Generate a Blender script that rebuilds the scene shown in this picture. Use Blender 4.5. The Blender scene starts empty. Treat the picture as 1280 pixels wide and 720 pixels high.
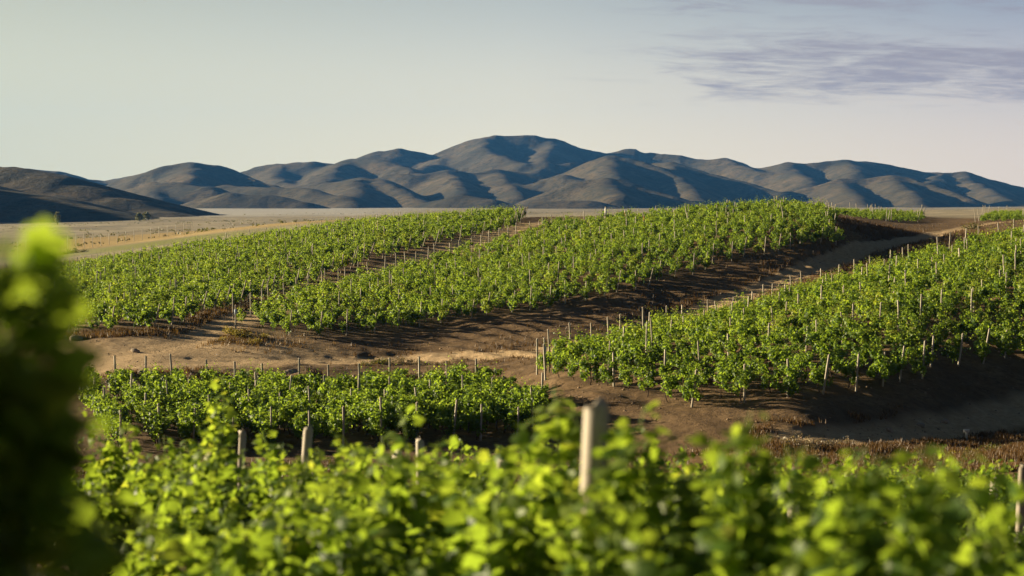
import bpy, bmesh, math, random
import numpy as np
from mathutils import Vector, Matrix

# ------------------------------------------------------------------ camera, sky, sun, exposure
SC = bpy.context.scene
COL = SC.collection
F = 2388.0                       # focal length in pixels of the 1280 px wide photograph
HZ = 250.0                       # row of the true horizon
PITCH = math.atan((360.0 - HZ) / F)
CP, SP = math.cos(PITCH), math.sin(PITCH)

cd = bpy.data.cameras.new('camera')
cam = bpy.data.objects.new('camera', cd)
COL.objects.link(cam)
cam.location = (0, 0, 0)
cam.rotation_euler = (math.radians(90) - PITCH, 0, 0)
cd.sensor_width = 36.0
cd.lens = F / 1280.0 * 36.0
cd.clip_start = 0.1
cd.clip_end = 30000
cd.dof.use_dof = True
cd.dof.focus_distance = 150.0
cd.dof.aperture_fstop = 2.1
SC.camera = cam

SUN_AZ = math.radians(-69)       # clockwise from +Y (the view direction): the sun stands to the left, a little beyond
SUN_EL = math.radians(12.0)
sun_dir = Vector((math.sin(SUN_AZ) * math.cos(SUN_EL), math.cos(SUN_AZ) * math.cos(SUN_EL), math.sin(SUN_EL)))
sl = bpy.data.lights.new('sun', 'SUN')
sl.energy = 5.0
sl.angle = math.radians(0.5)
sl.color = (1.0, 0.83, 0.55)
so = bpy.data.objects.new('sun', sl)
COL.objects.link(so)
so.rotation_euler = (-sun_dir).to_track_quat('-Z', 'Y').to_euler()

SC.view_settings.view_transform = 'Standard'
SC.view_settings.look = 'None'
SC.view_settings.exposure = 1.62
SC.view_settings.gamma = 1.0
SC.view_settings.use_curve_mapping = False
SC.render.engine = 'CYCLES'
SC.cycles.use_denoising = True
SC.cycles.max_bounces = 8
SC.cycles.diffuse_bounces = 4
SC.cycles.glossy_bounces = 2
SC.cycles.transmission_bounces = 5
SC.cycles.transparent_max_bounces = 6
SC.cycles.volume_bounces = 0
SC.cycles.caustics_reflective = False
SC.cycles.caustics_refractive = False


class NT:
    """tiny helper to wire shader nodes"""
    def __init__(s, tree):
        s.t = tree
        tree.nodes.clear()
    def n(s, typ, **kw):
        nd = s.t.nodes.new(typ)
        for k, v in kw.items():
            if k.startswith('i_'):
                key = k[2:]
                key = int(key) if key.isdigit() else key.replace('_', ' ')
                s.put(nd.inputs[key], v)
            else:
                setattr(nd, k, v)
        return nd
    def put(s, inp, v):
        if isinstance(v, bpy.types.NodeSocket):
            s.t.links.new(v, inp)
        else:
            if isinstance(v, tuple) and len(v) == 3 and inp.type == 'RGBA':
                v = (*v, 1.0)
            inp.default_value = v
    def math(s, op, a, b=None, c=None, clamp=False):
        nd = s.t.nodes.new('ShaderNodeMath')
        nd.operation = op
        nd.use_clamp = clamp
        s.put(nd.inputs[0], a)
        if b is not None: s.put(nd.inputs[1], b)
        if c is not None: s.put(nd.inputs[2], c)
        return nd.outputs[0]
    def mix(s, fac, a, b, blend='MIX'):
        nd = s.t.nodes.new('ShaderNodeMix')
        nd.data_type = 'RGBA'
        nd.blend_type = blend
        s.put(nd.inputs[0], fac); s.put(nd.inputs[6], a); s.put(nd.inputs[7], b)
        return nd.outputs[2]
    def ramp(s, fac, stops, interp='LINEAR'):
        nd = s.t.nodes.new('ShaderNodeValToRGB')
        cr = nd.color_ramp
        cr.interpolation = interp
        while len(cr.elements) < len(stops): cr.elements.new(0.5)
        for e, (p, c) in zip(cr.elements, stops):
            e.position = p
            e.color = (*c, 1.0) if isinstance(c, tuple) else (c, c, c, 1.0)
        s.put(nd.inputs[0], fac)
        return nd.outputs[0]
    def smooth(s, v, lo, hi):
        nd = s.t.nodes.new('ShaderNodeMapRange')
        nd.interpolation_type = 'SMOOTHSTEP'
        s.put(nd.inputs[0], v)
        nd.inputs[1].default_value = lo; nd.inputs[2].default_value = hi
        return nd.outputs[0]
    def noise(s, vec, scale, detail=4.0, rough=0.55, dist=0.0):
        nd = s.t.nodes.new('ShaderNodeTexNoise')
        s.put(nd.inputs['Vector'], vec)
        nd.inputs['Scale'].default_value = scale
        nd.inputs['Detail'].default_value = detail
        nd.inputs['Roughness'].default_value = rough
        nd.inputs['Distortion'].default_value = dist
        return nd.outputs[0]


# ------------------------------------------------------------------ world: Nishita sky with thin evening cloud
W = bpy.data.worlds.new('World')
SC.world = W
W.use_nodes = True
w = NT(W.node_tree)
sky = w.n('ShaderNodeTexSky', sky_type='NISHITA', sun_disc=False)
sky.sun_elevation = SUN_EL
sky.sun_rotation = SUN_AZ
sky.altitude = 300
sky.air_density = 1.0
sky.dust_density = 2.0
sky.ozone_density = 2.0
tc = w.n('ShaderNodeTexCoord')
sep = w.n('ShaderNodeSeparateXYZ', i_0=tc.outputs['Generated'])
dx, dy, dz = sep.outputs
dyy = w.math('MAXIMUM', dy, 0.05)
az = w.math('DIVIDE', dx, dyy)
el = w.math('DIVIDE', dz, dyy)
comb = w.n('ShaderNodeCombineXYZ', i_0=w.math('MULTIPLY', az, 20.0), i_1=w.math('MULTIPLY', w.math('ADD', el, w.math('MULTIPLY', az, 0.03)), 170.0), i_2=3.7)
cn = w.noise(comb.outputs[0], 1.0, 8.0, 0.62, 0.5)
comb2 = w.n('ShaderNodeCombineXYZ', i_0=w.math('MULTIPLY', az, 40.0), i_1=w.math('MULTIPLY', el, 420.0), i_2=9.2)
cn = w.math('ADD', w.math('MULTIPLY', cn, 0.78), w.math('MULTIPLY', w.noise(comb2.outputs[0], 1.0, 6.0, 0.6, 0.8), 0.22))
# bank of cloud low on the right, wisps above it
m1 = w.math('MULTIPLY', w.smooth(az, -0.02, 0.17), w.math('MULTIPLY', w.smooth(el, 0.040, 0.066), w.math('SUBTRACT', 1.0, w.smooth(el, 0.070, 0.104))))
m2 = w.math('MULTIPLY', w.smooth(az, 0.0, 0.12), w.math('MULTIPLY', w.smooth(el, 0.090, 0.102), w.math('SUBTRACT', 1.0, w.smooth(el, 0.118, 0.2))))
mm = w.math('ADD', m1, w.math('MULTIPLY', m2, 0.55))
cl = w.smooth(w.math('ADD', cn, w.math('MULTIPLY', mm, 0.21)), 0.54, 0.82)
cl = w.math('MULTIPLY', cl, w.math('MINIMUM', w.math('MULTIPLY', mm, 1.6), 1.0))
SKYK = 0.10
# dusty air: the low sky is paler and greyer than a clean Nishita sky, the high sky deeper
low = w.math('SUBTRACT', 1.0, w.smooth(dz, 0.06, 0.24))
dusty = w.ramp(w.math('MULTIPLY', w.math('ADD', az, 0.30), 1.65, clamp=True), [(0.0, (2.6, 2.48, 1.72)), (0.5, (3.25, 2.86, 2.02)), (1.0, (2.95, 2.4, 1.96))])
bluer = w.ramp(w.math('MULTIPLY', w.math('ADD', az, 0.30), 1.65, clamp=True), [(0.0, (2.32, 2.36, 1.84)), (0.5, (2.02, 2.13, 2.0)), (1.0, (1.14, 1.33, 1.75))])
dusty = w.mix(w.smooth(dz, 0.012, 0.115), dusty, bluer)
skyc = w.mix(w.math('MULTIPLY', low, 0.92), w.mix(1.0, sky.outputs[0], (0.12, 0.118, 0.115), 'MULTIPLY'), dusty)
cloudc = (1.1, 1.0, 1.16)
fin = w.mix(w.math('MULTIPLY', cl, 0.9), skyc, cloudc)
bg = w.n('ShaderNodeBackground', i_Color=fin, i_Strength=SKYK)
w.n('ShaderNodeOutputWorld', i_Surface=bg.outputs[0])

# ------------------------------------------------------------------ geometry helpers
RNG = np.random.default_rng(7)
random.seed(7)


def at(px, py, d):
    """pixel of the photograph + distance along the view -> point in the world"""
    a = (px - 640.0) / F
    b = (360.0 - py) / F
    v = np.array([a, CP + b * SP, -SP + b * CP])
    return v * (d / v[1])


def mesh_np(name, verts, faces, smooth=False):
    """mesh from numpy arrays; faces all with the same number of corners, or a list of such arrays"""
    if not isinstance(faces, list): faces = [faces]
    me = bpy.data.meshes.new(name)
    nf = sum(len(f) for f in faces)
    loops = np.concatenate([f.ravel() for f in faces]).astype(np.int32)
    tot = np.concatenate([np.full(len(f), f.shape[1], np.int32) for f in faces])
    st = np.concatenate([[0], np.cumsum(tot)[:-1]]).astype(np.int32)
    me.vertices.add(len(verts)); me.loops.add(len(loops)); me.polygons.add(nf)
    me.vertices.foreach_set('co', np.asarray(verts, np.float32).ravel())
    me.loops.foreach_set('vertex_index', loops)
    me.polygons.foreach_set('loop_start', st)
    me.polygons.foreach_set('loop_total', tot)
    if smooth: me.polygons.foreach_set('use_smooth', np.ones(nf, bool))
    me.update(calc_edges=True)
    return me


def attr(me, name, data):
    a = me.attributes.new(name, 'FLOAT', 'POINT')
    a.data.foreach_set('value', np.asarray(data, np.float32))


def obj(name, me, mat=None, parent=None):
    o = bpy.data.objects.new(name, me)
    COL.objects.link(o)
    if mat is not None and not me.materials: me.materials.append(mat)
    if parent is not None: o.parent = parent
    return o


def tag(o, label=None, cat=None, group=None, kind=None):
    if label: o['label'] = label
    if cat: o['category'] = cat
    if group: o['group'] = group
    if kind: o['kind'] = kind
    return o


def empty(name, loc, rz=0.0, sc=1.0):
    o = bpy.data.objects.new(name, None)
    o.empty_display_size = 0.2
    COL.objects.link(o)
    o.location = loc
    o.rotation_euler = (0, 0, rz)
    o.scale = (sc, sc, sc)
    return o


def tube(pts, rad, sides=6, cap=True):
    """tapered tube along a polyline -> verts, list of face arrays"""
    pts = np.asarray(pts, float)
    n = len(pts)
    rad = np.broadcast_to(np.asarray(rad, float), (n,))
    tan = np.gradient(pts, axis=0)
    tan /= np.linalg.norm(tan, axis=1)[:, None] + 1e-9
    ref = np.where(np.abs(tan[:, 2:3]) > 0.9, np.array([[1.0, 0, 0]]), np.array([[0, 0, 1.0]]))
    a = np.cross(tan, ref); a /= np.linalg.norm(a, axis=1)[:, None] + 1e-9
    b = np.cross(tan, a)
    th = np.arange(sides) * 2 * np.pi / sides
    v = pts[:, None, :] + rad[:, None, None] * (np.cos(th)[None, :, None] * a[:, None, :] + np.sin(th)[None, :, None] * b[:, None, :])
    v = v.reshape(-1, 3)
    i = np.arange(n - 1)[:, None] * sides; j = np.arange(sides)[None, :]; k = (j + 1) % sides
    q = np.stack([i + j, i + k, i + sides + k, i + sides + j], -1).reshape(-1, 4)
    fs = [q]
    if cap: fs.append(np.array([np.arange(sides)[::-1], (n - 1) * sides + np.arange(sides)]))
    return v, fs


class Bag:
    """collects verts / faces of several pieces of ONE object"""
    def __init__(s):
        s.v = []; s.f = {}; s.n = 0; s.t = []
    def add(s, v, fs, tint=0.5):
        if not isinstance(fs, list): fs = [fs]
        for f in fs: s.f.setdefault(f.shape[1], []).append(f + s.n)
        s.v.append(v); s.n += len(v)
        s.t.append(np.broadcast_to(np.asarray(tint, float), (len(v),)))
    def mesh(s, name, smooth=False):
        me = mesh_np(name, np.concatenate(s.v), [np.concatenate(x) for x in s.f.values()], smooth)
        attr(me, 'tint', np.concatenate(s.t))
        return me


# value noise for terrain
_perm = RNG.permutation(4096)
_val = RNG.random(4096)
def vnoise(x, y):
    xi = np.floor(x).astype(np.int64); yi = np.floor(y).astype(np.int64)
    fx = x - xi; fy = y - yi
    fx = fx * fx * (3 - 2 * fx); fy = fy * fy * (3 - 2 * fy)
    def h(i, j): return _val[_perm[(i + _perm[j & 4095]) & 4095]]
    return ((h(xi, yi) * (1 - fx) + h(xi + 1, yi) * fx) * (1 - fy) + (h(xi, yi + 1) * (1 - fx) + h(xi + 1, yi + 1) * fx) * fy) - 0.5
def fbm(x, y, o=4, g=0.5):
    s = 0; a = 1.0
    for k in range(o):
        s = s + a * vnoise(x * 2 ** k + 17.3 * k, y * 2 ** k - 9.1 * k); a *= g
    return s

# ------------------------------------------------------------------ terrain
CPX = [
 # (px, py, d) ground points read from the photograph
 (50,560,92),(250,558,92),(400,554,92),(560,547,93),(660,535,96),
 (100,503,108),(250,502,108),(400,500,109),(560,499,109),(650,499,109),
 (100,462,130),(250,442,140),(300,408,153),(400,447,142),(500,448,144),(30,440,142),
 (680,442,142),(770,420,155),(850,399,170),(960,360,186),(1050,328,204),(1120,305,226),(1200,285,256),(1240,278,272),
 (690,486,105),(850,503,98),(1000,496,97),(1100,481,103),(1200,459,112),(1280,442,118),
 (850,417,140),(690,463,117),(1000,374,160),(1100,347,170),(1200,318,180),(1280,302,185),
 (1060,548,90),(1280,513,106),(1170,535,97),(900,560,87),(760,565,88),
 (1150,590,66),(1270,560,72),(1000,590,69),
 (300,422,150),(470,414,157),(600,396,164),(700,381,172),(780,360,181),(860,338,192),(950,314,202),(1037,297,211),
 (440,352,200),(560,320,225),(700,288,248),(850,275,255),(1030,270,240),
 (60,418,150),(200,412,152),(330,373,185),(450,327,215),(560,300,240),(640,284,262),
 (390,375,175),(500,336,212),(610,300,245),
 (30,347,260),(200,322,290),(400,292,310),(560,277,312),(640,272,305),
 (50,320,390),(100,301,520),(300,287,700),(500,269,1300),(200,262,2400),(900,259,2800),(1250,262,2000),
 (400,275,480),(600,278,450),(760,280,420),(900,272,380),
 (1090,268,330),(1180,270,420),(1280,262,700),(1260,274,310),(1150,280,290),
]
CPW = [at(*p) for p in CPX]
for u in (-0.30, -0.1, 0.1, 0.30):                 # the camera's own slope
    for d, z in ((1.2, -1.8), (3, -2.0), (8.5, -2.65), (15, -3.45), (22, -4.4), (28, -5.35), (40, -7.0)):
        CPW.append(np.array([u * d, d, z]))
for u in (-0.30, -0.1):
    CPW.append(np.array([u * 60, 60, -9.8])); CPW.append(np.array([u * 76, 76, -11.8]))
CPW = np.array(CPW)
KU = 3.2
def _uv(x, y): return KU * np.clip(x / y, -0.36, 0.36), np.log(y)
_cu, _cv = _uv(CPW[:, 0], CPW[:, 1])
def _tps(r2): return 0.5 * r2 * np.log(np.maximum(r2, 1e-12))
_n = len(CPW)
_A = np.zeros((_n + 3, _n + 3))
_A[:_n, :_n] = _tps((_cu[:, None] - _cu[None]) ** 2 + (_cv[:, None] - _cv[None]) ** 2) + np.eye(_n) * 2e-3
_A[:_n, _n] = _A[_n, :_n] = 1; _A[:_n, _n + 1] = _A[_n + 1, :_n] = _cu; _A[:_n, _n + 2] = _A[_n + 2, :_n] = _cv
_b = np.zeros(_n + 3); _b[:_n] = CPW[:, 2]
_w = np.linalg.solve(_A, _b)


def seg_dist(x, y, line):
    """plan distance to a polyline"""
    best = np.full(x.shape, 1e9)
    for (ax, ay), (bx, by) in zip(line[:-1], line[1:]):
        vx, vy = bx - ax, by - ay
        t = np.clip(((x - ax) * vx + (y - ay) * vy) / (vx * vx + vy * vy), 0, 1)
        best = np.minimum(best, np.hypot(x - ax - t * vx, y - ay - t * vy))
    return best
def plan(pts): return [tuple(at(*p)[:2]) for p in pts]

ROAD_UP = plan([(30,440,141),(120,450,136),(200,432,143),(260,412,150),(300,394,160),(380,370,180),(440,352,196),(530,322,222),(620,300,250),(660,290,270)])
ROAD_MID = plan([(250,446,138),(400,448,141),(520,447,144),(600,443,143),(680,441,142),(770,420,155),(850,399,170),(960,360,186),(1050,328,204),(1120,305,226),(1200,285,256),(1245,278,274),(1300,276,300)])
ROAD_LOW = plan([(1000,556,88),(1060,548,90),(1170,535,97),(1280,513,106),(1400,490,116)])
YARD = plan([(100,458,131),(200,445,137),(280,425,145)])


def ground_z(x, y, detail=True):
    x = np.asarray(x, float); y = np.maximum(np.asarray(y, float), 0.6)
    sh = x.shape
    xf, yf = x.ravel(), y.ravel()
    u, v = _uv(xf, yf)
    z = np.empty(len(xf))
    for i in range(0, len(xf), 60000):
        s = slice(i, i + 60000)
        r2 = (u[s, None] - _cu[None]) ** 2 + (v[s, None] - _cv[None]) ** 2
        z[s] = _tps(r2) @ _w[:_n] + _w[_n] + u[s] * _w[_n + 1] + v[s] * _w[_n + 2]
    far = np.clip((yf - 1200) / 1200, 0, 1)
    z = z * (1 - far) - 12.0 * far
    if detail:
        near = np.clip(1 - np.abs(np.log(yf / 130.0)) / 1.1, 0, 1)
        near = near * (1 - 0.65 * np.exp(-(np.minimum(seg_dist(xf, yf, YARD) / 7, seg_dist(xf, yf, ROAD_UP) / 5)) ** 2))
        z = z + near * (0.35 * fbm(xf / 5.0, yf / 5.0, 4) + 0.10 * fbm(xf / 0.9, yf / 0.9, 2))
        z = z + np.clip((yf - 350) / 300, 0, 1) * (1 - far) * 1.2 * fbm(xf / 60.0, yf / 60.0, 3)
        # the cut edge of the lower strip: a stony ledge above the vines
        cc_ = xf * 0.87 + yf * 0.49
        z = z + 0.14 * np.sin(cc_ * 2 * np.pi / 2.5 + 1.5 * fbm(xf / 9, yf / 9, 2)) * np.clip((yf - 88) / 10, 0, 1) * np.clip((250 - yf) / 40, 0, 1) * np.clip((xf + 0.06 * yf) / 6, 0, 1) * np.clip(0.6 + 1.2 * fbm(xf / 12, yf / 12, 2), 0, 1)
        dl = seg_dist(xf, yf, LEDGE)
        z = z + 0.55 * np.exp(-(dl / 1.3) ** 2) * (0.7 + 0.9 * fbm(xf / 2.2, yf / 2.2, 3))
        # the road lies in a shallow trough with two wheel ruts
        for ln, rut in ((ROAD_UP, 0.015), (ROAD_MID, 0.05), (ROAD_LOW, 0.06)):
            dr = seg_dist(xf, yf, ln)
            z = z - 0.13 * np.exp(-(dr / 2.4) ** 2) - rut * np.exp(-((dr - 0.8) / 0.28) ** 2)
    return z.reshape(sh)
LEDGE = plan([(95,478,121),(180,475,122),(300,472,123),(420,469,124),(500,467,126),(590,464,127)])
def gz(x, y): return float(ground_z(np.array([x]), np.array([y]))[0])

# --- materials -----------------------------------------------------------------
def new_mat(name):
    m = bpy.data.materials.new(name)
    m.use_nodes = True
    return m, NT(m.node_tree)
def finish(t, col, rough=0.9, spec=0.2, normal=None):
    kw = dict(i_Base_Color=col, i_Roughness=rough)
    p = t.n('ShaderNodeBsdfPrincipled', **kw)
    p.inputs['Specular IOR Level'].default_value = spec
    if normal is not None: t.put(p.inputs['Normal'], normal)
    t.n('ShaderNodeOutputMaterial', i_Surface=p.outputs[0])
    return p

def ground_material():
    m, t = new_mat('earth')
    geo = t.n('ShaderNodeNewGeometry')
    pos = geo.outputs['Position']
    A = lambda k: t.n('ShaderNodeAttribute', attribute_name=k).outputs['Fac']
    n1 = t.noise(pos, 0.35, 6.0, 0.6)
    n2 = t.noise(pos, 2.5, 6.0, 0.65)
    n3 = t.noise(pos, 14.0, 3.0, 0.6)
    soil = t.ramp(n1, [(0.30, (0.10, 0.064, 0.033)), (0.52, (0.155, 0.100, 0.052)), (0.72, (0.225, 0.152, 0.082))])
    soil = t.mix(t.smooth(n2, 0.42, 0.72), soil, (0.085, 0.054, 0.029))
    road = t.ramp(n2, [(0.3, (0.34, 0.23, 0.125)), (0.55, (0.46, 0.33, 0.19)), (0.75, (0.54, 0.41, 0.26))])
    rm = t.math('MULTIPLY', A('road'), t.smooth(t.math('ADD', n1, t.math('MULTIPLY', n2, 0.4)), 0.28, 0.52), clamp=True)
    c = t.mix(rm, soil, road)
    weed = t.ramp(n2, [(0.3, (0.09, 0.052, 0.022)), (0.5, (0.17, 0.10, 0.040)), (0.68, (0.26, 0.165, 0.07))])
    c = t.mix(t.math('MULTIPLY', A('weed'), t.smooth(t.math('ADD', n1, t.math('MULTIPLY', n3, 0.3)), 0.40, 0.62), clamp=True), c, weed)
    # the open plain: pale dry grass with grey-green scrub patches
    np_ = t.noise(pos, 0.018, 7.0, 0.62)
    np2 = t.noise(pos, 0.11, 6.0, 0.7)
    plain = t.ramp(np_, [(0.32, (0.22, 0.185, 0.125)), (0.5, (0.32, 0.27, 0.185)), (0.7, (0.40, 0.34, 0.235))])
    plain = t.mix(t.smooth(np2, 0.50, 0.66), plain, (0.13, 0.125, 0.095))
    c = t.mix(A('plain'), c, plain)
    gold = t.ramp(np2, [(0.3, (0.33, 0.23, 0.095)), (0.6, (0.43, 0.32, 0.145))])
    c = t.mix(A('gold'), c, gold)
    c = t.mix(t.math('MULTIPLY', A('lawn'), 0.85), c, (0.19, 0.20, 0.055))
    c = t.mix(A('salt'), c, (0.46, 0.44, 0.40))
    bh = t.math('ADD', t.math('MULTIPLY', n2, 0.7), t.math('MULTIPLY', n3, 0.35))
    b = t.n('ShaderNodeBump', i_Height=bh, i_Strength=0.7, i_Distance=0.25)
    finish(t, c, 0.95, 0.1, b.outputs[0])
    return m

def hill_material():
    m, t = new_mat('chaparral')
    geo = t.n('ShaderNodeNewGeometry')
    pos = geo.outputs['Position']
    n1 = t.noise(pos, 0.006, 6.0, 0.6)
    n2 = t.noise(pos, 0.035, 5.0, 0.7)
    n3 = t.noise(pos, 0.11, 4.0, 0.75)
    c = t.ramp(n1, [(0.3, (0.038, 0.033, 0.019)), (0.5, (0.080, 0.063, 0.036)), (0.72, (0.135, 0.098, 0.056))])
    c = t.mix(t.math('MULTIPLY', t.smooth(n2, 0.46, 0.62), 0.6), c, (0.026, 0.028, 0.017))
    c = t.mix(t.math('MULTIPLY', t.smooth(n3, 0.50, 0.60), 0.65), c, (0.016, 0.019, 0.011))
    bh = t.math('ADD', t.math('MULTIPLY', n2, 6.0), t.math('MULTIPLY', n3, 3.0))
    b = t.n('ShaderNodeBump', i_Height=bh, i_Strength=0.35, i_Distance=1.0)
    finish(t, c, 0.95, 0.1, b.outputs[0])
    return m

def leaf_material(name, dark, mid, light, trans, tk=0.45):
    m, t = new_mat(name)
    ti = t.n('ShaderNodeAttribute', attribute_name='tint').outputs['Fac']
    oi = t.n('ShaderNodeObjectInfo').outputs['Random']
    f = t.math('ADD', ti, t.math('MULTIPLY', t.math('SUBTRACT', oi, 0.5), 0.30), clamp=True)
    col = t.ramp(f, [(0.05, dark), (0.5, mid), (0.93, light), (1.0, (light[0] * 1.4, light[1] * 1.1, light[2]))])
    tr = t.mix(0.4, trans, t.mix(1.0, col, (2.6, 2.2, 0.9), 'MULTIPLY'))
    p = t.n('ShaderNodeBsdfPrincipled', i_Base_Color=col, i_Roughness=0.5)
    p.inputs['Specular IOR Level'].default_value = 0.22
    tl = t.n('ShaderNodeBsdfTranslucent', i_Color=tr)
    mx = t.n('ShaderNodeMixShader', i_0=tk, i_1=p.outputs[0], i_2=tl.outputs[0])
    t.n('ShaderNodeOutputMaterial', i_Surface=mx.outputs[0])
    return m

def wood_material(name, a, b, c_):
    m, t = new_mat(name)
    tc = t.n('ShaderNodeTexCoord')
    mp = t.n('ShaderNodeMapping', i_Vector=tc.outputs['Object'])
    mp.inputs['Scale'].default_value = (26, 26, 2.2)
    n1 = t.noise(mp.outputs[0], 1.0, 5.0, 0.6, 0.4)
    n2 = t.noise(tc.outputs['Object'], 3.0, 3.0, 0.6)
    oi = t.n('ShaderNodeObjectInfo').outputs['Random']
    c = t.ramp(n1, [(0.3, a), (0.5, b), (0.72, c_)])
    c = t.mix(t.math('MULTIPLY', t.smooth(n2, 0.5, 0.75), 0.5), c, a)
    c = t.mix(t.math('MULTIPLY', oi, 0.35), c, (0.17, 0.13, 0.09))
    bp = t.n('ShaderNodeBump', i_Height=n1, i_Strength=0.6, i_Distance=0.01)
    finish(t, c, 0.85, 0.2, bp.outputs[0])
    return m

def flat_material(name, col, rough=0.7, spread=0.25, scale=6.0):
    m, t = new_mat(name)
    tc = t.n('ShaderNodeTexCoord')
    n1 = t.noise(tc.outputs['Object'], scale, 4.0, 0.6)
    lo = tuple(x * (1 - spread) for x in col); hi = tuple(min(1, x * (1 + spread)) for x in col)
    finish(t, t.ramp(n1, [(0.3, lo), (0.7, hi)]), rough)
    return m

M_GROUND = ground_material()
M_HILL = hill_material()
M_LEAF = leaf_material('grape_leaf', (0.018, 0.044, 0.009), (0.062, 0.116, 0.017), (0.18, 0.232, 0.048), (0.46, 0.64, 0.05))
M_BARK = flat_material('vine_bark', (0.085, 0.058, 0.038), 0.95, 0.4, 20)
M_WOOD = wood_material('weathered_wood', (0.23, 0.20, 0.155), (0.41, 0.37, 0.30), (0.58, 0.53, 0.44))
M_RED = flat_material('red_paint', (0.38, 0.07, 0.045), 0.7, 0.3)
M_TAG = flat_material('pale_blue_tag', (0.50, 0.60, 0.72), 0.5, 0.1)
M_ROCK = flat_material('stone', (0.30, 0.24, 0.18), 0.95, 0.45, 4)
M_WIRE = flat_material('galvanised_wire', (0.36, 0.35, 0.33), 0.5, 0.1)
M_SHRUB_DRY = leaf_material('dry_twigs', (0.085, 0.068, 0.042), (0.16, 0.13, 0.08), (0.27, 0.225, 0.145), (0.2, 0.16, 0.09), 0.2)
M_SHRUB_GREEN = leaf_material('olive_scrub', (0.045, 0.05, 0.022), (0.09, 0.095, 0.035), (0.16, 0.15, 0.05), (0.2, 0.2, 0.04), 0.25)
M_SHRUB_YELLOW = leaf_material('broom_scrub', (0.12, 0.10, 0.025), (0.22, 0.19, 0.04), (0.33, 0.28, 0.06), (0.3, 0.27, 0.04), 0.25)
M_GRASS = leaf_material('dry_weeds', (0.06, 0.034, 0.015), (0.115, 0.066, 0.027), (0.21, 0.145, 0.062), (0.16, 0.10, 0.04), 0.25)
M_POSTW = flat_material('white_paint', (0.72, 0.69, 0.62), 0.7, 0.15)

# --- ground sheet ---------------------------------------------------------------
th = np.concatenate([np.linspace(-1.35, -0.36, 60)[:-1], np.linspace(-0.36, 0.36, 620), np.linspace(0.36, 1.35, 60)[1:]])
rr = np.concatenate([np.geomspace(0.6, 60, 160)[:-1], np.geomspace(60, 330, 560)[:-1], np.geomspace(330, 14000, 220)])
OY = -0.0
T, R = np.meshgrid(th, rr)
GX = R * np.sin(T); GY = np.maximum(R * np.cos(T), 0.1)
GXf = R * np.sin(T)
GZ = ground_z(GXf, np.maximum(GY, 0.6))
nr, nt = T.shape
ii = np.arange(nr - 1)[:, None] * nt; jj = np.arange(nt - 1)[None]
q = np.stack([ii + jj, ii + jj + 1, ii + nt + jj + 1, ii + nt + jj], -1).reshape(-1, 4)
V = np.stack([GXf, GY, GZ], -1).reshape(-1, 3)
# ground behind the camera closes the sheet
back = np.array([[-14000, -14000, -2], [14000, -14000, -2], [14000, 0.09, -2.0], [-14000, 0.09, -2.0]])
gm = mesh_np('ground', V, q, True)
x, y = V[:, 0], V[:, 1]
def sstep(v, lo, hi):
    t_ = np.clip((v - lo) / (hi - lo), 0, 1); return t_ * t_ * (3 - 2 * t_)
nz = fbm(x / 6.0, y / 6.0, 3)
road = np.maximum.reduce([1 - sstep(seg_dist(x, y, ROAD_UP) + 1.5 * nz, 1.4, 3.4), 1 - sstep(seg_dist(x, y, ROAD_MID) + 0.8 * nz, 1.4, 2.3), 1 - sstep(seg_dist(x, y, ROAD_LOW) + 1.0 * nz, 1.0, 2.6), 1.0 * (1 - sstep(seg_dist(x, y, YARD) + 3 * nz, 5.0, 11.0))])
attr(gm, 'road', road)
WEEDS = [plan([(960,585,72),(1100,578,70),(1300,560,74)]), plan([(900,388,168),(1000,354,185),(1100,322,205),(1190,297,232)]), plan([(1060,300,222),(1130,288,245)])]
weed = np.maximum.reduce([1 - sstep(seg_dist(x, y, WEEDS[0]) + 4 * nz, 9, 16), 1 - sstep(seg_dist(x, y, WEEDS[1]) + 3 * nz, 3, 8), 1 - sstep(seg_dist(x, y, WEEDS[2]) + 3 * nz, 5, 12)])
weed = weed * (1 - road)
attr(gm, 'weed', weed)
lnz = 0.05 * fbm(x / 70, y / 70, 3)
pm = sstep(np.log(y) + lnz, math.log(315), math.log(345))
attr(gm, 'plain', pm)
uu = x / y
gold = sstep(np.log(y) + lnz, math.log(395), math.log(420)) * (1 - sstep(np.log(y) + lnz, math.log(520), math.log(570))) * (1 - sstep(uu, -0.12, -0.02))
attr(gm, 'gold', gold)
lawn = sstep(np.log(y) + lnz, math.log(355), math.log(370)) * (1 - sstep(np.log(y) + lnz, math.log(395), math.log(410))) * (1 - sstep(uu, -0.17, -0.1)) * sstep(uu, -0.30, -0.2)
attr(gm, 'lawn', lawn)
salt = sstep(np.log(y) + 2 * lnz, math.log(1250), math.log(1500)) * (1 - sstep(uu, -0.10, -0.02))
attr(gm, 'salt', salt * 0.75)
tag(obj('ground', gm, M_GROUND), kind='structure')
bm_ = mesh_np('ground_behind', back, np.array([[0, 1, 2, 3]]))
tag(obj('ground_behind', bm_, M_GROUND), kind='structure')

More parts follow.
